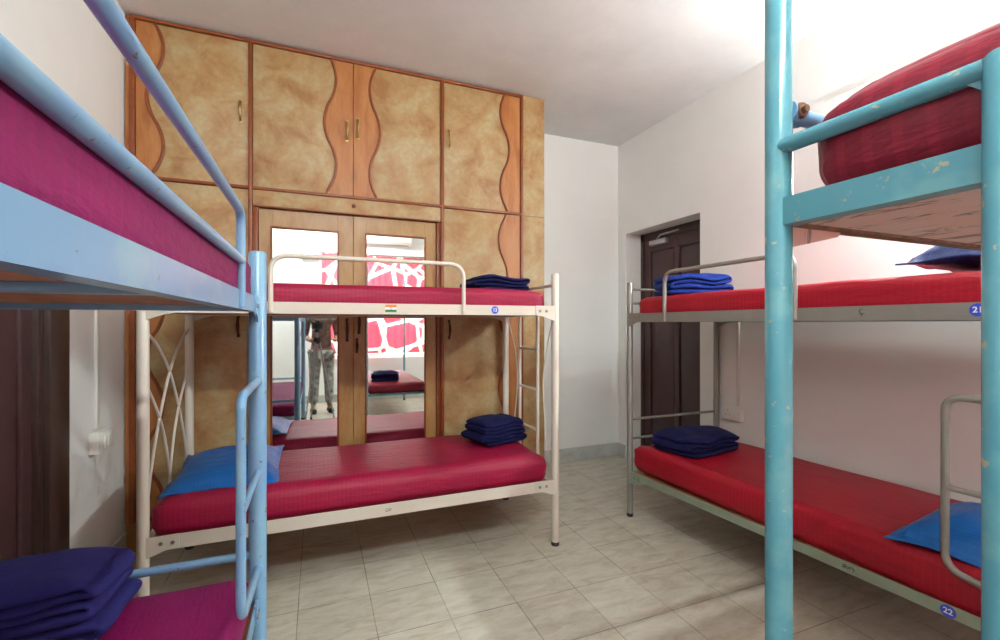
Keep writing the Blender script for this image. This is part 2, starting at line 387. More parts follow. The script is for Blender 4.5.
def handle(x, z, parent, mat, y=WY-0.002, hl=0.055):
    bm = bmesh.new()
    pts = [(x, y, z-hl), (x, y-0.012, z-hl*0.85), (x, y-0.026, z-hl*0.35), (x, y-0.028, z), (x, y-0.026, z+hl*0.35), (x, y-0.012, z+hl*0.85), (x, y, z+hl)]
    sweep(bm, pts, [0.009, 0.007, 0.009, 0.011, 0.009, 0.007, 0.009], 10)
    box(bm, x-0.009, x+0.009, y-0.003, y+0.002, z-hl-0.016, z-hl+0.006, 0.001); box(bm, x-0.009, x+0.009, y-0.003, y+0.002, z+hl-0.006, z+hl+0.016, 0.001)
    W('door_pull', bm, mat, parent)
def wdoor(x0, x1, z0, z1, xc, amp, zmax, side, hx, hz, mat):
    """door with a sinuous inlay: side -1 inlay at its left, +1 at its right; the curve peaks rightwards at zmax"""
    bm = bmesh.new(); box(bm, x0, x1, WY+0.004, WY+0.024, z0, z1, 0.002); d = W('door', bm, M['lam'])
    per = 0.56; n = max(24, int((z1-z0)/0.02)); cur = []
    for i in range(n+1):
        z = z0+(z1-z0)*i/n; s = math.cos(2*PI*(z-zmax)/per)
        cur.append((xc+amp*math.copysign(abs(s)**0.85, s), z))
    xe = x0 if side < 0 else x1
    bm = bmesh.new(); A = []
    yv = WY+0.001
    for (x, z) in cur: A.append((bm.verts.new((xe, yv, z)), bm.verts.new((x, yv, z)), bm.verts.new((x, WY+0.01, z)), bm.verts.new((xe, WY+0.01, z))))
    for p, q in zip(A, A[1:]):
        for j in range(4): bm.faces.new((p[j], p[(j+1) % 4], q[(j+1) % 4], q[j]))
    bm.faces.new(A[0]); bm.faces.new(A[-1][::-1])
    W('inlay', bm, M['wood'], d)
    bm = bmesh.new(); A = []
    for i, (x, z) in enumerate(cur):
        tx = cur[min(i+1, n)][0]-cur[max(i-1, 0)][0]; tz = cur[min(i+1, n)][1]-cur[max(i-1, 0)][1]
        l = math.hypot(tx, tz); nx, nz = tz/l, -tx/l; hw = 0.0085
        A.append([bm.verts.new((x+nx*s*hw, y, max(z0, min(z1, z+nz*s*hw)))) for s, y in ((-1, WY+0.004), (-1, WY-0.004), (-0.5, WY-0.008), (0.5, WY-0.008), (1, WY-0.004), (1, WY+0.004))])
    for p, q in zip(A, A[1:]):
        for j in range(6): bm.faces.new((p[j], p[(j+1) % 6], q[(j+1) % 6], q[j]))
    bm.faces.new(A[0]); bm.faces.new(A[-1][::-1])
    W('wavy_bead', bm, M['trimw'], d)
    handle(hx, hz, d, mat)
wdoor(-0.956, -0.393, 2.152, H-0.031, -0.865, 0.040, 2.89, -1, -0.435, 2.60, M['brass'])
wdoor(-0.367, 0.221, 2.152, H-0.031, 0.080, 0.036, 2.90, 1, 0.183, 2.575, M['brass'])
wdoor(0.226, 0.818, 2.152, H-0.031, 0.363, 0.034, 2.595, -1, 0.252, 2.60, M['brass'])
wdoor(0.844, 1.439, 2.152, H-0.031, 1.315, 0.037, 2.615, 1, 0.880, 2.63, M['brass'])
wdoor(-0.956, -0.393, 0.193, 2.128, -0.865, 0.040, 1.95, -1, -0.445, 1.29, M['bronze'])
wdoor(0.844, 1.439, 0.193, 2.128, 1.303, 0.035, 1.655, 1, 0.880, 1.26, M['bronze'])
# centre: fascia over two recessed mirrored doors
bm = bmesh.new(); box(bm, -0.368, 0.819, WY-0.001, WY+0.055, 2.036, 2.130, 0.002); fa = W('fascia', bm, M['lam'])
bm = bmesh.new(); box(bm, -0.368, 0.819, WY-0.002, WY+0.01, 2.027, 2.036, 0.001); W('fascia_edge', bm, M['trimw'], fa)
bm = bmesh.new()
lathe(bm, [(0.002, 0.0), (0.013, 0.001), (0.013, 0.008), (0.006, 0.010)], 0, 0, 16)
bmesh.ops.rotate(bm, verts=bm.verts[:], matrix=Matrix.Rotation(PI/2, 3, 'X')); bmesh.ops.translate(bm, verts=bm.verts[:], vec=(0.225, WY-0.001, 2.083))
W('lock', bm, M['bronze'], fa)
for xa in (-0.368, 0.792):
    bm = bmesh.new(); box(bm, xa, xa+0.028, WY+0.01, WY+0.06, 0.0, 2.03, 0.002); W('door_jamb', bm, M['trimw'])
DYF = WY+0.028
for (x0, x1, mx0, mx1, hx, hz) in ((-0.338, 0.2245, -0.262, 0.124, 0.186, 1.26), (0.2275, 0.790, 0.312, 0.708, 0.262, 1.31)):
    bm = bmesh.new()
    box(bm, x0, mx0, DYF, DYF+0.025, 0.175, 2.022, 0.002); box(bm, mx1, x1, DYF, DYF+0.025, 0.175, 2.022, 0.002)
    box(bm, mx0, mx1, DYF, DYF+0.025, 1.905, 2.022); box(bm, mx0, mx1, DYF, DYF+0.025, 0.175, 0.30)
    d = W('mirrored_door', bm, M['doorw'], smooth=False)
    bm = bmesh.new()
    t_ = 0.012
    for q in ((mx0-t_, mx0, 0.30-t_, 1.905+t_), (mx1, mx1+t_, 0.30-t_, 1.905+t_), (mx0, mx1, 1.905, 1.905+t_), (mx0, mx1, 0.30-t_, 0.30)):
        box(bm, q[0], q[1], DYF-0.005, DYF+0.012, q[2], q[3], 0.002)
    W('mirror_frame', bm, M['trimw'], d)
    bm = bmesh.new(); box(bm, mx0, mx1, DYF+0.006, DYF+0.010, 0.30, 1.905); W('mirror', bm, M['mirror'], d, smooth=False)
    handle(hx, hz, d, M['bronze'], DYF, 0.062)
    if hx > 0.2: handle(hx-0.014, 1.155, d, M['bronze'], DYF, 0.035)

# ------------------------------------------------------------ beds
def bracket(root, x, y, z, sx, mat, h=0.085, l=0.12, dy=-1):
    """corner plate joining a side rail to a post, with bolts"""
    bm = bmesh.new()
    ya, yb = (y-0.006, y+0.002) if dy < 0 else (y-0.002, y+0.006)
    prism(bm, [(x, z+0.004), (x+sx*l, z+0.004), (x+sx*l, z-0.052), (x+sx*l*0.55, z-0.06), (x, z-h)], 'y', ya, yb)
    o = finish('corner_plate', bm, mat, root, smooth=False)
    for q in (0.45, 0.8):
        bm = bmesh.new(); sweep(bm, [(x+sx*l*q, ya-0.004 if dy < 0 else yb+0.004, z-0.028), (x+sx*l*q, y, z-0.028)], 0.0085, 6)
        finish('bolt', bm, M['steel'], o)
def rail(name, root, x0, x1, y, z0, z1, h, mat, inward, flange=0.03):
    """angle-iron side rail: upright face and an inward foot; z0,z1 are the bottom heights at both ends"""
    bm = bmesh.new()
    th = 0.004*inward
    def ring(x, z): return [bm.verts.new(p) for p in ((x, y, z), (x, y, z+h), (x, y+th, z+h), (x, y+th, z+0.004), (x, y+flange*inward, z+0.004), (x, y+flange*inward, z))]
    A, B = ring(x0, z0), ring(x1, z1)
    for j in range(6): bm.faces.new((A[j], A[(j+1) % 6], B[(j+1) % 6], B[j]))
    bm.faces.new(A[::-1]); bm.faces.new(B)
    return finish(name, bm, mat, root, smooth=False)
def post(root, x, y, top, r, mat):
    bm = bmesh.new(); lathe(bm, [(r, 0.02), (r, top-0.006), (r-0.003, top-0.001), (r-0.006, top)], x, y, 24)
    p = finish('post', bm, mat, root)
    bm = bmesh.new(); lathe(bm, [(r*0.9, 0), (r+0.001, 0.004), (r+0.001, 0.022), (r*0.9, 0.026)], x, y, 20); finish('foot_cap', bm, M['rubber'], p)
    bm = bmesh.new(); lathe(bm, [(r-0.007, top-0.004), (r-0.0065, top+0.0008), (r-0.009, top+0.001)], x, y, 20); finish('top_cap', bm, M['steel'], p)
    return p
def make_bed(name, label, loc, rot, Lx, Wy, top, pr, up, lo, uph, loh, frame, lorail, slat, lo_tilt=0.0, beam=(), ro=0.012, bl=0.12):
    """bunk: local x along the bed, front side at local y = 0. up / lo: bottom heights of the rails"""
    root = thing(name, label, 'bunk bed', loc, rot)
    for x in (0, Lx):
        for y in (0, Wy): post(root, x, y, top, pr, frame)
    for z, h, mm, tl, nm in ((up, uph, frame, 0, 'upper_side_rail'), (lo, loh, lorail, lo_tilt, 'lower_side_rail')):
        rail(nm, root, pr*0.9, Lx-pr*0.9, -ro, z, z+tl, h, mm, 1)
        rail(nm, root, pr*0.9, Lx-pr*0.9, Wy+ro, z, z+tl, h, mm, -1)
        for x, zz in ((0, z), (Lx, z+tl)):
            bm = bmesh.new(); box(bm, x-0.015, x+0.015, pr*0.9, Wy-pr*0.9, zz+0.002, zz+0.032, 0.003); finish('end_rail', bm, frame if nm[0] == 'u' else lorail, root)
        # board under the mattress
        bm = bmesh.new(); box(bm, 0.016, Lx-0.016, 0.004-ro, Wy+ro-0.004, z+(0.019 if beam else 0.005), z+0.030)
        if tl: 
            for v in bm.verts: v.co.z += tl*v.co.x/Lx
        finish('mattress_board', bm, slat, root, smooth=False)
        for x in beam:
            bm = bmesh.new(); box(bm, Lx*x-0.016, Lx*x+0.016, 0.02, Wy-0.02, z+0.0045+tl*x, z+0.019+tl*x, 0.002); finish('cross_member', bm, frame, root)
        for x, s, zz in ((0, 1, z), (Lx, -1, z+tl)):
            bracket(root, x+s*pr*0.6, -ro, zz+h-0.002, s, mm, l=bl)
            bracket(root, x+s*pr*0.6, Wy+ro, zz+h-0.002, s, mm, l=bl, dy=1)
    return root
def tubepart(name, root, pts, r, mat, rad=0.04, n=12):
    bm = bmesh.new(); sweep(bm, rounded(pts, rad, 7), r, n); return finish(name, bm, mat, root)
def loop_ladder(root, xp, xb, zt, zb, zr, r, mat, y=-0.012, pr=0.02, zp=None):
    """bent tube step frame: out of the post at zt, down at xb, back into the post at zb, a rung between"""
    o = tubepart('step_frame', root, [(xp, y, zt), (xb, y, zt), (xb, y, zb+0.03), (xp, y, zb-0.02)], r, mat, 0.05)
    for z in zr:
        bm = bmesh.new(); sweep(bm, [(xb, y, z), (xp, y, z)], r*0.85, 10); finish('rung', bm, mat, o)
def arc_lattice(root, x, Wy, r, mat, crossed=True):
    """crossing curved wires in the end frame"""
    def q(pts):
        bm = bmesh.new(); P = [Vector((x, Wy*t_, z)) for t_, z in pts]
        out = []
        for i in range(len(P)-1):
            p0 = P[max(i-1, 0)]; p1 = P[i]; p2 = P[i+1]; p3 = P[min(i+2, len(P)-1)]
            for j in range(6):
                u = j/6; out.append(0.5*((2*p1)+(p2-p0)*u+(2*p0-5*p1+4*p2-p3)*u*u+(3*p1-p0-3*p2+p3)*u**3))
        out.append(P[-1]); sweep(bm, out, r, 8); finish('lattice_wire', bm, mat, root)
    if not crossed:
        q([(0.97, 1.36), (0.86, 1.24), (0.75, 1.08), (0.72, 0.90), (0.77, 0.68), (0.86, 0.44)]); q([(0.03, 1.34), (0.14, 1.15), (0.20, 0.95), (0.17, 0.72), (0.08, 0.44)])
        return
    A = [(0.02, 1.27), (0.25, 1.20), (0.5, 1.06), (0.71, 0.86), (0.86, 0.66), (0.97, 0.44)]
    D = [(0.02, 1.05), (0.16, 0.96), (0.31, 0.84), (0.42, 0.70), (0.50, 0.53), (0.53, 0.40)]
    q(A); q([(1-t_, z) for t_, z in A]); q(D); q([(1-t_, z) for t_, z in D])

# --- cream bed in front of the wardrobe
WB = make_bed('bunk_bed', 'cream painted metal bunk bed standing in front of the wardrobe', (-0.687, 2.363, 0), 0, 1.987, 0.757,
              1.595, 0.0225, 1.349, 0.328, 0.055, 0.062, M['cream'], M['cream'], M['ply'])
arc_lattice(WB, 0, 0.757, 0.0065, M['cream']); arc_lattice(WB, 1.987, 0.757, 0.0048, M['cream'], False)
for x in (0, 1.987):
    for z in (1.53,):
        bm = bmesh.new(); sweep(bm, [(x, 0.01, z), (x, 0.75, z)], 0.010, 10); finish('end_bar', bm, M['cream'], WB)
g = tubepart('guard_rail', WB, [(0.487, -0.014, 1.355), (0.487, -0.014, 1.62), (1.42, -0.014, 1.62), (1.42, -0.014, 1.355)], 0.0115, M['cream'], 0.08)
for y in (0.255, 0.530):
    bm = bmesh.new(); sweep(bm, [(2.0, y, 0.34), (2.0, y, 1.37)], 0.011, 12); finish('ladder_stile', bm, M['cream'], WB)
for z in (0.615, 0.875, 1.135):
    bm = bmesh.new(); sweep(bm, [(2.0, 0.255, z), (2.0, 0.530, z)], 0.009, 10); finish('rung', bm, M['cream'], WB)

def text_mesh(txt, size, mat, parent, loc, rotz=0, depth=0.0006):
    cu = bpy.data.curves.new('number', 'FONT'); cu.body = txt; cu.size = size; cu.align_x = 'CENTER'; cu.align_y = 'CENTER'
    cu.extrude = depth; cu.offset = size*0.02
    tmp = bpy.data.objects.new('number', cu); C.objects.link(tmp)
    dg = bpy.context.evaluated_depsgraph_get(); me = bpy.data.meshes.new_from_object(tmp.evaluated_get(dg))
    bpy.data.objects.remove(tmp)
    me.transform(Matrix.Rotation(PI/2, 4, 'X')); me.materials.clear(); me.materials.append(mat)
    o = bpy.data.objects.new('number', me); C.objects.link(o); o.parent = parent; o.location = loc; return o
def sticker(root, x, z, txt, r=0.021, y=-0.0123):
    bm = bmesh.new(); sweep(bm, [(x, y-0.0008, z), (x, y, z)], r, 28); s = finish('number_sticker', bm, M['stick'], root, smooth=False)
    text_mesh(txt, r*1.25, M['inkw'], s, (x, y-0.0012, z))
sticker(WB, 1.602, 1.377, '13')
# little flag: saffron, white, green with a tiny wheel
bm = bmesh.new()
fx, fz = 1.035, 1.379
box(bm, fx-0.028, fx+0.028, -0.0130, -0.0121, fz+0.0060, fz+0.0190, mi=0)
box(bm, fx-0.028, fx+0.028, -0.0130, -0.0121, fz-0.0060, fz+0.0060, mi=1)
box(bm, fx-0.028, fx+0.028, -0.0130, -0.0121, fz-0.0190, fz-0.0060, mi=2)
ff = finish('flag_sticker', bm, [M['saff'], M['inkw'], M['green']], WB, smooth=False)
bm = bmesh.new(); sweep(bm, [(fx+0.005*math.cos(a*PI/8), -0.0134, fz+0.005*math.sin(a*PI/8)) for a in range(16)], 0.0008, 6, closed=True); finish('wheel', bm, M['stick'], ff)
def scrawl(root, strokes, x, z, s, y=-0.0127, mat=None):
    bm = bmesh.new()
    for st in strokes: sweep(bm, [(x+a*s, y, z+b_*s) for a, b_ in st], 0.0011, 6)
    finish('marker_scrawl', bm, mat or M['ink'], root)
circ = lambda cx, cz, r, a0=0, a1=360: [(cx+r*math.cos(math.radians(a0+(a1-a0)*i/12)), cz+r*math.sin(math.radians(a0+(a1-a0)*i/12))) for i in range(13)]
scrawl(WB, [circ(0, 0, 0.4, 40, 330), circ(0.9, 0.1, 0.35), [(0.55, -0.4), (0.6, 0.3)]], 1.015, 0.358, 0.017)

# --- blue bed on the left
LB = make_bed('bunk_bed', 'sky blue metal bunk bed close on the left against the wall', (-0.176, -0.35, 0), PI/2, 1.984, 0.79,
              1.53, 0.026, 1.338, 0.385, 0.047, 0.05, M['blue'], M['blue'], M['ply'], beam=(0.22, 0.585), ro=0.0, bl=0.06)
tubepart('guard_rail', LB, [(0.25, -0.002, 1.34), (0.25, -0.002, 1.578), (1.626, -0.002, 1.578), (1.626, -0.002, 1.34)], 0.0105, M['blue'], 0.045)
bm = bmesh.new(); sweep(bm, [(0.25, -0.002, 1.458), (1.626, -0.002, 1.458)], 0.0105, 12); finish('guard_bar', bm, M['blue'], LB)
loop_ladder(LB, 1.975, 1.612, 1.122, 0.548, (0.835,), 0.0115, M['blue'], y=-0.004)
for x in (0, 1.984):
    for z in (0.568, 1.46): 
        bm = bmesh.new(); sweep(bm, [(x, 0.015, z), (x, 0.775, z)], 0.0125, 12); finish('end_bar', bm, M['blue'], LB)

# --- grey bed on the right
RB = make_bed('bunk_bed', 'grey metal bunk bed with sage lower rail along the right wall', (1.966, 2.531, 0), -PI/2, 1.98, 0.780,
              1.58, 0.020, 1.313, 0.268, 0.057, 0.042, M['grey'], M['sage'], M['ply'], lo_tilt=0.062)
tubepart('guard_rail', RB, [(0.346, -0.014, 1.32), (0.346, -0.014, 1.612), (1.155, -0.014, 1.612), (1.155, -0.014, 1.32)], 0.0115, M['grey'], 0.07)
loop_ladder(RB, 1.975, 1.672, 1.058, 0.455, (0.755,), 0.0115, M['grey'])
for x in (0, 1.98):
    for z in (1.535, 1.44, 0.655, 0.525):
        bm = bmesh.new(); sweep(bm, [(x, 0.012, z), (x, 0.755, z)], 0.0085, 10); finish('end_bar', bm, M['grey'], RB)
sticker(RB, 1.754, 1.345, '21', 0.021)
sticker(RB, 1.680, 0.341, '22', 0.021)
scrawl(RB, [circ(0, 0.5, 0.5, 60, 250), [(-0.6, -0.2), (0.6, -0.15)], [(0, -0.1), (0, -0.7)]], 1.42, 1.342, 0.016)
scrawl(RB, [circ(-0.5, 0.1, 0.3, 0, 300), [(-0.9, -0.2), (-0.2, 0.2), (0, -0.2), (0.3, 0.3)], circ(0.7, 0, 0.35, 200, -60)], 1.37, 0.332, 0.022)

# --- turquoise bed in the right foreground
FB = thing('bunk_bed', 'turquoise metal bunk bed standing close in the right foreground', 'bunk bed', (0.584, 0.434, 0), -PI/2)
fL, fW = 1.86, 0.80
for x in (0, fL):
    for y in (0, fW): post(FB, x, y, 2.05, 0.0165, M['teal'])
for z, h in ((1.432, 0.036), (0.38, 0.045)):
    rail('side_rail', FB, 0.012, fL-0.012, -0.010, z, z, h, M['teal'], 1, 0.025); rail('side_rail', FB, 0.012, fL-0.012, fW+0.010, z, z, h, M['teal'], -1, 0.025)
    for x in (0, fL):
        bm = bmesh.new(); box(bm, x-0.010, x+0.014, 0.015, fW-0.015, z+0.001, z+0.022, 0.002); finish('end_rail', bm, M['rust'] if z > 1 else M['teal'], FB)
    bm = bmesh.new(); box(bm, 0.014, fL-0.014, -0.004, fW+0.004, z+0.005, z+0.018); finish('mattress_board', bm, M['pinkply'], FB, smooth=False)
bm = bmesh.new(); sweep(bm, [(0.0, -0.004, 1.538), (0.220, -0.004, 1.538)], 0.0105, 16); sweep(bm, [(0.222, -0.004, 0.48), (0.222, -0.004, 1.544), (0.222, -0.004, 1.5485)], [0.0155, 0.0155, 0.012], 20); sweep(bm, [(0.0, -0.004, 0.50), (0.220, -0.004, 0.50)], 0.0105, 16)
finish('step_frame', bm, M['teal'], FB)
bm = bmesh.new(); prism(bm, [(0.014, 1.434), (0.125, 1.434), (0.118, 1.426), (0.014, 1.404)], 'x', -0.004, 0.004); finish('corner_gusset', bm, M['pinkply'], FB, smooth=False)
bm = bmesh.new(); prism(bm, [(0.211, 1.532), (0.193, 1.532), (0.211, 1.515)], 'y', -0.008, 0.0); finish('gusset', bm, M['teal'], FB, smooth=False)
for x in (0, fL):
    bm = bmesh.new(); sweep(bm, [(x, 0.0, 1.588), (x, 0.06, 1.588), (x, fW, 1.588)], 0.0108, 12); o = finish('end_bar', bm, M['blue'], FB)
    bm = bmesh.new(); sweep(bm, [(x, 0.014, 1.590), (x, 0.04, 1.589)], [0.0165, 0.0155], 12); finish('pipe_clamp', bm, M['blue'], o)
    bm = bmesh.new(); sg = 1 if x == 0 else -1; sweep(bm, [(x, 0.026, 1.59), (x+sg*0.014, 0.026, 1.59), (x+sg*0.017, 0.026, 1.59), (x+sg*0.0171, 0.026, 1.59), (x+sg*0.022, 0.026, 1.59)], [0.011, 0.011, 0.0095, 0.0055, 0.005], 12); finish('bolt', bm, M['rust'], o)

# ------------------------------------------------------------ bedding
def mattress(label, mat, loc, rot, Lx, Wy, T, seed=0, r=0.045, tilt=0.0, sag=0.004, belly=0.006):
    bm = bmesh.new(); bmesh.ops.create_cube(bm, size=2)
    bmesh.ops.subdivide_edges(bm, edges=bm.edges[:], cuts=37, use_grid_fill=True)
    hx, hy, hz = Lx/2, Wy/2, T/2; rr = min(r, hz*0.95)
    ip = lambda a: math.copysign(1-(1-abs(a))**1.7, a)
    for v in bm.verts:
        x, y, z = ip(v.co.x)*hx, ip(v.co.y)*hy, v.co.z*hz
        qx = max(-(hx-rr), min(hx-rr, x)); qy = max(-(hy-rr), min(hy-rr, y)); qz = max(-(hz-rr), min(hz-rr, z))
        d = Vector((x-qx, y-qy, z-qz)); n_ = d.normalized() if d.length > 1e-6 else Vector((0, 0, 0))
        p = Vector((qx, qy, qz))+n_*rr
        s = noise.noise(Vector((x*2.2+seed, y*2.2, seed)))
        side = 1-min(1, abs(z)/hz) if hz else 0
        # fine gathers on the sides, creases near the ends
        g1 = noise.noise(Vector((x*16+seed*3, y*16, z*3)))*0.0035*(1.2 if abs(z) < hz*0.98 else 0.35)
        e = max(0, (abs(x)-hx+0.16)/0.16)
        g2 = noise.noise(Vector((x*30, y*12+seed, z*26)))*0.006*e
        p += n_*(g1+g2+belly*side*(1 if abs(z) < hz else 0))
        tz = max(0.0, min(1.0, z/hz*2-1)); tz = tz*tz*(3-2*tz)
        p.z += (s*sag*2+noise.noise(Vector((x*5, y*9, seed)))*0.0025-min(1, e)**2*0.012)*tz
        v.co = p+Vector((0, 0, hz))
    o = finish('mattress', bm, mat, None, auto=False)
    o.location = loc; o.rotation_euler = (0, tilt, rot)
    return tag(o, label, 'mattress')
# cream bed
mattress('crimson mattress on the lower bunk of the cream bed', M['crimson'], (0.300, 2.742, 0.352), 0, 1.945, 0.72, 0.180, 1, r=0.065)
mattress('thin crimson mattress on the upper bunk of the cream bed', M['crimson'], (0.303, 2.742, 1.371), 0, 1.90, 0.71, 0.130, 2, belly=0.002)
# left
mattress('magenta mattress on the upper bunk of the blue bed', M['magenta'], (-0.569, 0.625, 1.368), PI/2, 1.84, 0.775, 0.125, 3, r=0.03, belly=0.0)
mattress('magenta mattress on the lower bunk of the blue bed', M['magenta'], (-0.571, 0.648, 0.408), PI/2, 1.91, 0.760, 0.130, 4)
# right
mattress('red mattress on the upper bunk of the grey bed', M['red'], (2.348, 1.543, 1.335), -PI/2, 1.90, 0.715, 0.145, 5, belly=0.0)
mattress('red mattress on the lower bunk of the grey bed', M['red'], (2.348, 1.550, 0.325), -PI/2, 1.935, 0.735, 0.175, 6, tilt=-0.010)
# right foreground
mattress('maroon mattress on the upper bunk of the turquoise bed', M['maroon'], (0.976, -0.505, 1.450), -PI/2, 1.82, 0.775, 0.152, 7, r=0.055, belly=0.004)
mattress('maroon mattress on the lower bunk of the turquoise bed', M['maroon'], (0.984, -0.505, 0.399), -PI/2, 1.82, 0.76, 0.130, 8)

def pillow(label, mat, loc, rot, Lx, Wy, T, seed=0, rx=0, ry=0):
    """sewn pillow case: pinched corners, soft crown, narrow flange"""
    bm = bmesh.new(); n = 30; top = []; bot = []
    for i in range(n+1):
        rt = []; rb = []
        for j in range(n+1):
            u, v = i/n*2-1, j/n*2-1
            pin = 1-0.07*(1-abs(u)**2)*abs(v)**3; pin2 = 1-0.07*(1-abs(v)**2)*abs(u)**3
            x, y = u*Lx/2*pin2, v*Wy/2*pin
            uu, vv = min(1, abs(u)/0.93), min(1, abs(v)/0.93)
            h = T*((1-uu**3.0)*(1-vv**3.0))**0.62
            wr = noise.noise(Vector((x*9+seed, y*9, seed)))*0.010*(h/T+0.15)+noise.noise(Vector((x*26+seed, y*20, 2)))*0.004
            edge = max(abs(u), abs(v))
            wav = 0.006*math.sin(9*u+5*v+seed)*(edge**6)
            rt.append(bm.verts.new((x, y, h*0.86+wr+wav+0.006))); rb.append(bm.verts.new((x, y, -h*0.12+wav)))
        top.append(rt); bot.append(rb)
    for i in range(n):
        for j in range(n):
            bm.faces.new((top[i][j], top[i+1][j], top[i+1][j+1], top[i][j+1])); bm.faces.new((bot[i][j], bot[i][j+1], bot[i+1][j+1], bot[i+1][j]))
    for k in range(n):
        for a in (0, n):
            bm.faces.new((top[a][k], top[a][k+1], bot[a][k+1], bot[a][k])); bm.faces.new((top[k][a], top[k+1][a], bot[k+1][a], bot[k][a]))
    o = finish('pillow', bm, mat, None, auto=False); o.location = loc; o.rotation_euler = (rx, ry, rot)
    return tag(o, label, 'pillow')
pillow('blue pillow on the lower bunk of the cream bed', M['pillow'], (-0.42, 2.735, 0.544), 0.03, 0.49, 0.60, 0.085, 1, rx=0.05)
pillow('blue pillow on the lower bunk of the grey bed', M['pillow'], (2.27, 0.84, 0.515), 0.10, 0.58, 0.46, 0.11, 2, ry=-0.02)
pillow('dark navy pillow on the upper bunk of the grey bed', M['navypillow'], (2.32, 0.82, 1.515), 0.0, 0.58, 0.44, 0.13, 3, ry=0.04)

def blanket(name, label, mat, loc, rot, Lu, Lv, layers, th, seed=0, taper=0.05, droop=0.0, lean=0.0):
    """cloth folded back and forth: serpentine section in u/z, extruded along v, rumpled"""
    path = []; r = th/2
    for k in range(layers):
        z = r+k*th; ins0 = 0.0 if k % 2 == 0 else 0.0
        a, b_ = -Lu/2+r, Lu/2-r
        sh = math.sin(k*2.1+seed)*0.016
        a += sh; b_ += sh*0.5-taper*k/layers*Lu*0.3
        xs = [a+(b_-a)*i/14 for i in range(15)]
        if k % 2: xs = xs[::-1]
        for x in xs: path.append((x, z))
        if k < layers-1:
            xe = xs[-1]; s = 1 if k % 2 == 0 else -1
            for j in range(1, 6):
                an = -PI/2+PI*j/6; path.append((xe+s*r*1.05*math.cos(an), z+r+r*math.sin(an)))
    n = len(path); nv = 16; half = th*0.47
    nor = []
    for i in range(n):
        a = path[max(0, i-1)]; b_ = path[min(n-1, i+1)]; tx, tz = b_[0]-a[0], b_[1]-a[1]; l = math.hypot(tx, tz) or 1
        nor.append((-tz/l, tx/l))
    bm = bmesh.new(); G = []
    H_ = layers*th
    for i in range(n):
        x, z = path[i]; nx, nz = nor[i]; k = min(layers-1, int(z/th))
        dv = noise.noise(Vector((k*3.3+seed, 0, seed)))*0.025; row = []
        for jj in range(nv+1):
            t_ = jj/nv*2-1
            pr_ = (1-abs(t_)**8)**0.5 if abs(t_) < 1 else 0.0
            hh = half*(0.62+0.38*pr_)
            y = t_*(1-0.10*min(1.0, abs(x)/(Lu/2))**6)*(Lv/2+dv+noise.noise(Vector((x*7+k*5, seed, k)))*0.010)
            for s in (1, -1):
                p = Vector((x+nx*hh*s, y, z+nz*hh*s))
                c = max(abs(p.x)/(Lu/2), abs(p.y)/(Lv/2))
                zf = p.z/H_
                p.z *= 1-0.15*min(1, c)**5*min(1, zf*1.2)
                p.z += noise.noise(Vector((p.x*7+seed, p.y*7, 1)))*0.024*zf+noise.noise(Vector((p.x*22, p.y*22+seed, k)))*0.004*min(1, zf*2)
                p.x += noise.noise(Vector((p.y*9, k*1.7, seed)))*0.012+lean*p.z
                p.z = max(p.z, 0.001)-droop*max(0, -p.x)*0
                row.append(bm.verts.new(p))
        G.append(row)
    m = nv+1
    for i in range(n-1):
        for j in range(nv):
            a, b_, c, d = G[i][2*j], G[i][2*j+2], G[i+1][2*j+2], G[i+1][2*j]; bm.faces.new((a, b_, c, d))
            a, b_, c, d = G[i][2*j+1], G[i][2*j+3], G[i+1][2*j+3], G[i+1][2*j+1]; bm.faces.new((d, c, b_, a))
        for j in (0, nv): bm.faces.new((G[i][2*j], G[i+1][2*j], G[i+1][2*j+1], G[i][2*j+1]))
    for i in (0, n-1):
        for j in range(nv): bm.faces.new((G[i][2*j], G[i][2*j+1], G[i][2*j+3], G[i][2*j+2]))
    o = finish('folded_blanket', bm, mat, None, auto=False); o.location = loc; o.rotation_euler = (0, 0, rot)
    md = o.modifiers.new('smooth', 'SUBSURF'); md.levels = 1; md.render_levels = 1
    return tag(o, label, 'blanket')
blanket('folded_blanket', 'large indigo blanket folded thick on the lower bunk of the blue bed', M['indigo'], (-0.73, 1.485, 0.538), -0.06, 0.49, 0.24, 6, 0.0275, 1)
blanket('folded_blanket', 'navy blanket rolled thick at the foot of the lower cream bunk', M['navy'], (1.085, 2.79, 0.534), 0.25, 0.33, 0.25, 6, 0.027, 2, taper=0.25)
blanket('folded_blanket', 'flat navy blanket folded on the upper bunk of the cream bed', M['navy'], (1.04, 2.66, 1.497), 0.05, 0.34, 0.28, 4, 0.025, 3)
blanket('folded_blanket', 'dark navy blanket folded on the lower bunk of the grey bed', M['navy'], (2.26, 2.25, 0.497), 0.15, 0.46, 0.34, 4, 0.030, 4)
blanket('folded_blanket', 'royal blue blanket folded on the upper bunk of the grey bed', M['royal'], (2.22, 2.24, 1.482), -0.35, 0.40, 0.28, 4, 0.032, 5, taper=0.3)

blanket('folded_blanket', 'dark folded blanket on the lower bunk of the turquoise bed, seen in the mirror', M['navy'], (0.86, 0.05, 0.532), 0.2, 0.36, 0.30, 4, 0.030, 6)
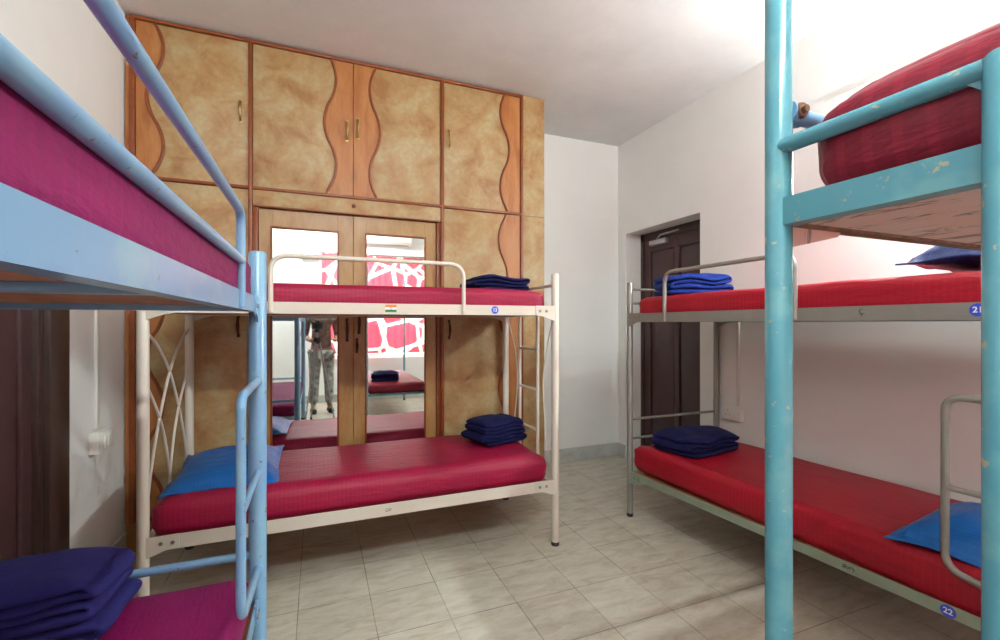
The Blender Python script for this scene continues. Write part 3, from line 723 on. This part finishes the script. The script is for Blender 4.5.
# ------------------------------------------------------------ wall fittings
def conduit(label, a, b_, w_=0.011):
    bm = bmesh.new(); lo = [min(a[i], b_[i]) for i in range(3)]; hi = [max(a[i], b_[i]) for i in range(3)]
    for i in range(3):
        if hi[i]-lo[i] < 0.005: lo[i] -= w_; hi[i] += w_
    return lo, hi
bm = bmesh.new(); box(bm, XL, XL+0.014, 2.800, 2.824, 0.785, 2.2, 0.003)
tag(finish('cable_conduit', bm, M['plastic']), 'white vertical conduit on the left wall above the switch box', 'conduit')
sb = thing('switch_box', 'white switch box on the left wall between the brown door and wardrobe', 'switch', (XL, 2.812, 0.728))
bm = bmesh.new(); box(bm, 0, 0.045, -0.075, 0.075, -0.055, 0.055, 0.006); finish('back_box', bm, M['plastic'], sb)
bm = bmesh.new(); box(bm, 0.045, 0.052, -0.068, 0.068, -0.048, 0.048, 0.002); fp = finish('face_plate', bm, M['plastic'], sb)
for ya_ in (-0.05, -0.01):
    bm = bmesh.new(); box(bm, 0.052, 0.058, ya_, ya_+0.03, -0.03, 0.03, 0.002); finish('rocker', bm, M['plastic'], fp)
bm = bmesh.new(); box(bm, XR-0.013, XR, 2.350, 2.372, 0.71, 1.36, 0.003)
tag(finish('cable_conduit', bm, M['plastic']), 'white vertical conduit on the right wall above the socket box', 'conduit')
so = thing('socket_box', 'white socket box on the right wall behind the grey bed', 'socket', (XR, 2.39, 0.665))
bm = bmesh.new(); box(bm, -0.04, 0, -0.075, 0.075, -0.052, 0.052, 0.006); finish('back_box', bm, M['plastic'], so)
bm = bmesh.new(); box(bm, -0.047, -0.04, -0.068, 0.068, -0.045, 0.045, 0.002); fp = finish('face_plate', bm, M['plastic'], so)
for (y, z) in ((0.0, 0.02), (-0.016, -0.01), (0.016, -0.01)):
    bm = bmesh.new(); sweep(bm, [(-0.048, y+0.02, z), (-0.044, y+0.02, z)], 0.0045, 10); finish('socket_hole', bm, M['greyplastic'], fp)
bm = bmesh.new(); box(bm, -0.052, -0.046, -0.05, -0.025, -0.018, 0.018, 0.002); finish('rocker', bm, M['plastic'], fp)
bm = bmesh.new(); box(bm, XR-0.006, XR, -1.2, 1.77, 2.604, 2.613, 0.001)
tag(finish('cable_conduit', bm, M['plastic']), 'thin white horizontal conduit high on the right wall', 'conduit')
# tube lamp on the right wall, behind the foreground mattress
def tube_lamp(label, loc, Lt, axis_rot, mat, ceiling=False):
    r_ = thing('tube_lamp', label, 'lamp', loc, axis_rot)
    bm = bmesh.new(); 
    if ceiling: box(bm, -Lt/2-0.03, Lt/2+0.03, -0.03, 0.03, 0.04, 0.075, 0.004)
    else: box(bm, -Lt/2-0.03, Lt/2+0.03, 0.03, 0.06, -0.03, 0.03, 0.004)
    finish('batten', bm, M['plastic'], r_)
    bm = bmesh.new(); sweep(bm, [(-Lt/2, 0, 0), (Lt/2, 0, 0)], 0.014, 14); finish('tube', bm, mat, r_)
    for s in (-1, 1):
        bm = bmesh.new()
        if ceiling: box(bm, s*(Lt/2+0.012)-0.012, s*(Lt/2+0.012)+0.012, -0.018, 0.018, -0.02, 0.045, 0.003)
        else: box(bm, s*(Lt/2+0.012)-0.012, s*(Lt/2+0.012)+0.012, -0.018, 0.035, -0.02, 0.02, 0.003)
        finish('end_holder', bm, M['plastic'], r_)
tube_lamp('lit tube lamp on the right wall above the grey bed', (XR-0.062, 1.00, 2.24), 0.62, -PI/2, M['tube'])
tube_lamp('added fill tube lamp, out of view on the ceiling above the aisle near the window', (0.25, -0.62, H-0.077), 1.15, 0, M['fill_tube'], True)  # unseen ceiling tube, added to fill the room with even light

# ------------------------------------------------------------ window wall, seen only in the mirrors
bm = bmesh.new(); sweep(bm, [(0.02, YB+0.09, 2.47), (1.95, YB+0.09, 2.47)], 0.012, 12); cr = thing('curtain_rod', 'steel curtain rod over the window on the wall behind the photographer', 'curtain rod', (0, 0, 0))
finish('rod', bm, M['steel'], cr)
for x in (0.08, 1.89):
    bm = bmesh.new(); sweep(bm, [(x, YB, 2.47), (x, YB+0.09, 2.47)], 0.008, 8); finish('rod_bracket', bm, M['steel'], cr)
bm = bmesh.new(); nx, nz = 150, 12; G = []
for i in range(nx+1):
    u = i/nx; x = 0.07+u*1.83; col = []
    for j in range(nz+1):
        vv = j/nz; z = 0.80+vv*1.655
        y = YB+0.09+0.014*math.sin(u*2*PI*17+0.6*math.sin(u*23))*(0.55+0.45*vv)
        col.append(bm.verts.new((x, y, z)))
    G.append(col)
for i in range(nx):
    for j in range(nz): bm.faces.new((G[i][j], G[i+1][j], G[i+1][j+1], G[i][j+1]))
ct = finish('curtain', bm, M['curtain'], None, auto=False)
tag(ct, 'pink curtain with white angular line pattern seen in the right mirror', 'curtain')
md = ct.modifiers.new('thick', 'SOLIDIFY'); md.thickness = 0.0012
ac = thing('air_conditioner', 'white split air conditioner high above the curtain, seen in the right mirror', 'air conditioner', (1.10, YB, 2.66))
bm = bmesh.new()
prism(bm, [(0.0, 0.0), (0.13, 0.0), (0.19, 0.05), (0.205, 0.12), (0.205, 0.24), (0.18, 0.28), (0.0, 0.28)], 'x', -0.42, 0.42)
finish('casing', bm, M['plastic'], ac, smooth=False)
for k in range(3):
    bm = bmesh.new(); box(bm, -0.38, 0.38, 0.05+k*0.035, 0.062+k*0.035, -0.006, 0.004, 0.001); finish('louvre', bm, M['greyplastic'], ac)
bb = thing('wall_box', 'pale blue-white box on the window wall, seen in the left mirror', 'box', (-0.06, YB, 2.42))
bm = bmesh.new(); box(bm, -0.16, 0.10, 0, 0.08, -0.07, 0.10, 0.006); finish('casing', bm, plain('pale_blue_plastic', (0.55, 0.68, 0.75), 0.5), bb)
bm = bmesh.new(); box(bm, -0.16, 0.10, 0.078, 0.084, 0.075, 0.095, 0.001); finish('grille', bm, M['greyplastic'], bb)

# ------------------------------------------------------------ tripod and camera (seen in the left mirror), just behind the lens
ya = math.radians(-21.9)
tp = thing('tripod', 'grey camera tripod standing in the aisle, seen in the left mirror', 'tripod', (0.0, -0.10, 0), -0.35)
bm = bmesh.new(); sweep(bm, [(0, 0, 0.75), (0, 0, 1.20)], 0.014, 12); finish('centre_column', bm, M['greyplastic'], tp)
bm = bmesh.new(); lathe(bm, [(0.03, 1.04), (0.045, 1.06), (0.045, 1.10), (0.03, 1.12)], 0, 0, 16); lathe(bm, [(0.02, 1.19), (0.03, 1.20), (0.03, 1.225), (0.02, 1.235)], 0, 0, 16); finish('head', bm, M['ink'], tp)
for k in range(3):
    a = -PI/2+k*2*PI/3; cx, sy = math.cos(a), math.sin(a)
    bm = bmesh.new(); sweep(bm, [(0.03*cx, 0.03*sy, 1.08), (0.12*cx, 0.12*sy, 0.55)], 0.013, 10); sweep(bm, [(0.118*cx, 0.118*sy, 0.57), (0.22*cx, 0.22*sy, 0.025)], 0.009, 10)
    lg = finish('leg', bm, M['greyplastic'], tp)
    bm = bmesh.new(); lathe(bm, [(0.010, 0), (0.014, 0.004), (0.012, 0.03)], 0.223*cx, 0.223*sy, 10); finish('rubber_foot', bm, M['rubber'], lg)
pc = thing('photo_camera', 'black camera on the tripod, seen in the left mirror', 'camera', (0.0, -0.10, 1.236), ya)
bm = bmesh.new(); box(bm, -0.065, 0.065, -0.035, 0.030, 0.0, 0.088, 0.01); box(bm, -0.025, 0.025, -0.03, 0.025, 0.085, 0.112, 0.008); finish('camera_body', bm, M['ink'], pc)
bm = bmesh.new(); sweep(bm, [(0, 0.028, 0.05), (0, 0.062, 0.05)], 0.030, 24); finish('camera_lens', bm, M['rubber'], pc)

# ------------------------------------------------------------ photographer (seen in the left mirror)
def skinned(name, joints, bones, root, mat, parent, sub=2, root_i=0):
    me = bpy.data.meshes.new(name); me.from_pydata([j[0] for j in joints], bones, []); me.update()
    o = bpy.data.objects.new(name, me); C.objects.link(o); o.parent = parent
    sk = o.modifiers.new('skin', 'SKIN'); sk.use_smooth_shade = True
    for i, v in enumerate(me.skin_vertices[0].data if me.skin_vertices else []): pass
    if not me.skin_vertices:
        bm = bmesh.new(); bm.from_mesh(me); bm.verts.layers.skin.verify(); bm.to_mesh(me); bm.free()
    for i, v in enumerate(me.skin_vertices[0].data):
        r = joints[i][1]; v.radius = r if isinstance(r, tuple) else (r, r); v.use_root = (i == root_i)
    sb_ = o.modifiers.new('sub', 'SUBSURF'); sb_.levels = sub; sb_.render_levels = sub
    dg = bpy.context.evaluated_depsgraph_get(); me2 = bpy.data.meshes.new_from_object(o.evaluated_get(dg))
    o.modifiers.clear(); o.data = me2; me2.materials.clear(); me2.materials.append(mat)
    for p in me2.polygons: p.use_smooth = True
    return o
pe = thing('person', 'standing person in brown top and grey trousers, seen in the left mirror', 'person', (0.06, -0.76, 0), -0.12)
J = [((0, 0, 0.93), (0.15, 0.10)), ((0, 0, 1.08), (0.13, 0.09)), ((0, 0.01, 1.25), (0.15, 0.10)), ((0, 0, 1.38), (0.12, 0.075)), ((0, 0.005, 1.45), (0.055, 0.055)),
     ((0, 0.01, 1.53), (0.07, 0.085)), ((0, 0.01, 1.61), (0.078, 0.095)), ((0, 0, 1.67), (0.05, 0.06)),
     ((-0.09, 0, 0.86), (0.09, 0.09)), ((-0.10, 0.02, 0.48), (0.058, 0.058)), ((-0.11, -0.01, 0.10), (0.038, 0.038)), ((-0.12, 0.12, 0.045), (0.04, 0.03)),
     ((0.09, 0, 0.86), (0.09, 0.09)), ((0.10, 0.02, 0.48), (0.058, 0.058)), ((0.11, -0.01, 0.10), (0.038, 0.038)), ((0.12, 0.12, 0.045), (0.04, 0.03)),
     ((-0.19, 0, 1.38), (0.055, 0.055)), ((-0.235, -0.02, 1.12), (0.042, 0.042)), ((-0.16, 0.20, 1.06), (0.028, 0.028)), ((-0.13, 0.26, 1.08), (0.033, 0.018)),
     ((0.19, 0, 1.38), (0.055, 0.055)), ((0.235, -0.02, 1.12), (0.042, 0.042)), ((0.16, 0.20, 1.06), (0.028, 0.028)), ((0.13, 0.26, 1.08), (0.033, 0.018))]
B = [(0, 1), (1, 2), (2, 3), (3, 4), (4, 5), (5, 6), (6, 7), (0, 8), (8, 9), (9, 10), (10, 11), (0, 12), (12, 13), (13, 14), (14, 15),
     (3, 16), (16, 17), (17, 18), (18, 19), (3, 20), (20, 21), (21, 22), (22, 23)]
body = skinned('body', J, B, 0, M['skin'], pe)
# fingers joined to the body mesh
bm = bmesh.new(); bm.from_mesh(body.data)
for s in (-1, 1):
    for f in range(4):
        x0 = s*(0.145-f*0.017); l = (0.06, 0.068, 0.064, 0.05)[f]
        sweep(bm, [(x0, 0.275, 1.082), (x0-s*0.004, 0.275+l*0.5, 1.090-0.004*f), (x0-s*0.010, 0.275+l*0.85, 1.075-0.004*f)], [0.0085, 0.008, 0.006], 8)
    sweep(bm, [(s*0.105, 0.245, 1.085), (s*0.085, 0.275, 1.095), (s*0.082, 0.305, 1.092)], [0.011, 0.009, 0.007], 8)
    # ears
    r = bmesh.ops.create_uvsphere(bm, u_segments=10, v_segments=8, radius=0.026)
    for v in r['verts']: v.co = Vector((s*0.078+v.co.x*0.35, 0.005+v.co.y*0.7, 1.57+v.co.z*1.1))
# nose, brow and lips
sweep(bm, [(0, 0.092, 1.60), (0, 0.112, 1.565), (0, 0.100, 1.550)], [0.008, 0.014, 0.010], 8)
sweep(bm, [(-0.022, 0.096, 1.522), (0, 0.102, 1.522), (0.022, 0.096, 1.522)], [0.003, 0.006, 0.003], 8)
bm.to_mesh(body.data); bm.free()
for p in body.data.polygons: p.use_smooth = True
for s in (-1, 1):
    bm = bmesh.new(); bmesh.ops.create_uvsphere(bm, u_segments=12, v_segments=8, radius=0.012)
    bmesh.ops.translate(bm, verts=bm.verts[:], vec=(s*0.030, 0.093, 1.588)); finish('eye', bm, M['ink'], pe)
sh = [(p, tuple(x+0.016 for x in (r if isinstance(r, tuple) else (r, r)))) for p, r in J]
TJ = [sh[i] for i in (0, 1, 2, 3, 16, 17, 20, 21)]
TJ[0] = ((0, 0, 0.90), (0.168, 0.118))
TJ.append(((-0.20, 0.09, 1.09), (0.042, 0.042))); TJ.append(((0.20, 0.09, 1.09), (0.042, 0.042)))
skinned('shirt', TJ, [(0, 1), (1, 2), (2, 3), (3, 4), (4, 5), (3, 6), (6, 7), (5, 8), (7, 9)], 0, M['shirt'], pe)
LJ = [((0, 0, 0.95), (0.158, 0.108)), sh[8], sh[9], ((-0.11, -0.005, 0.12), (0.062, 0.066)), sh[12], sh[13], ((0.11, -0.005, 0.12), (0.062, 0.066))]
skinned('trousers', LJ, [(0, 1), (1, 2), (2, 3), (0, 4), (4, 5), (5, 6)], 0, M['trouser'], pe)
for s in (-1, 1):
    skinned('shoe', [((s*0.11, -0.035, 0.048), (0.044, 0.046)), ((s*0.115, 0.06, 0.045), (0.048, 0.042)), ((s*0.12, 0.16, 0.038), (0.046, 0.034))], [(0, 1), (1, 2)], 0, M['rubber'], pe)
bm = bmesh.new(); bmesh.ops.create_uvsphere(bm, u_segments=24, v_segments=16, radius=1)
for v in bm.verts:
    n_ = 1+0.05*noise.noise(v.co*6)
    v.co = Vector((v.co.x*0.090*n_, v.co.y*0.104*n_-0.008, v.co.z*0.085*n_+1.640))
    if v.co.y > 0.055 and v.co.z < 1.645: v.co.y = 0.055
    if v.co.z < 1.58: v.co.y = min(v.co.y, 0.0)
finish('hair', bm, M['hair'], pe, auto=False)

# ------------------------------------------------------------ sets of alike things
for o in scn.objects:
    g = {'bunk bed': 'bunk beds round the dormitory', 'mattress': 'mattresses on the bunks', 'blanket': 'folded blankets on the bunks',
         'pillow': 'pillows on the bunks', 'lamp': 'tube lamps', 'conduit': 'cable conduits on the walls'}.get(o.get('category', ''))
    if g: o['group'] = g
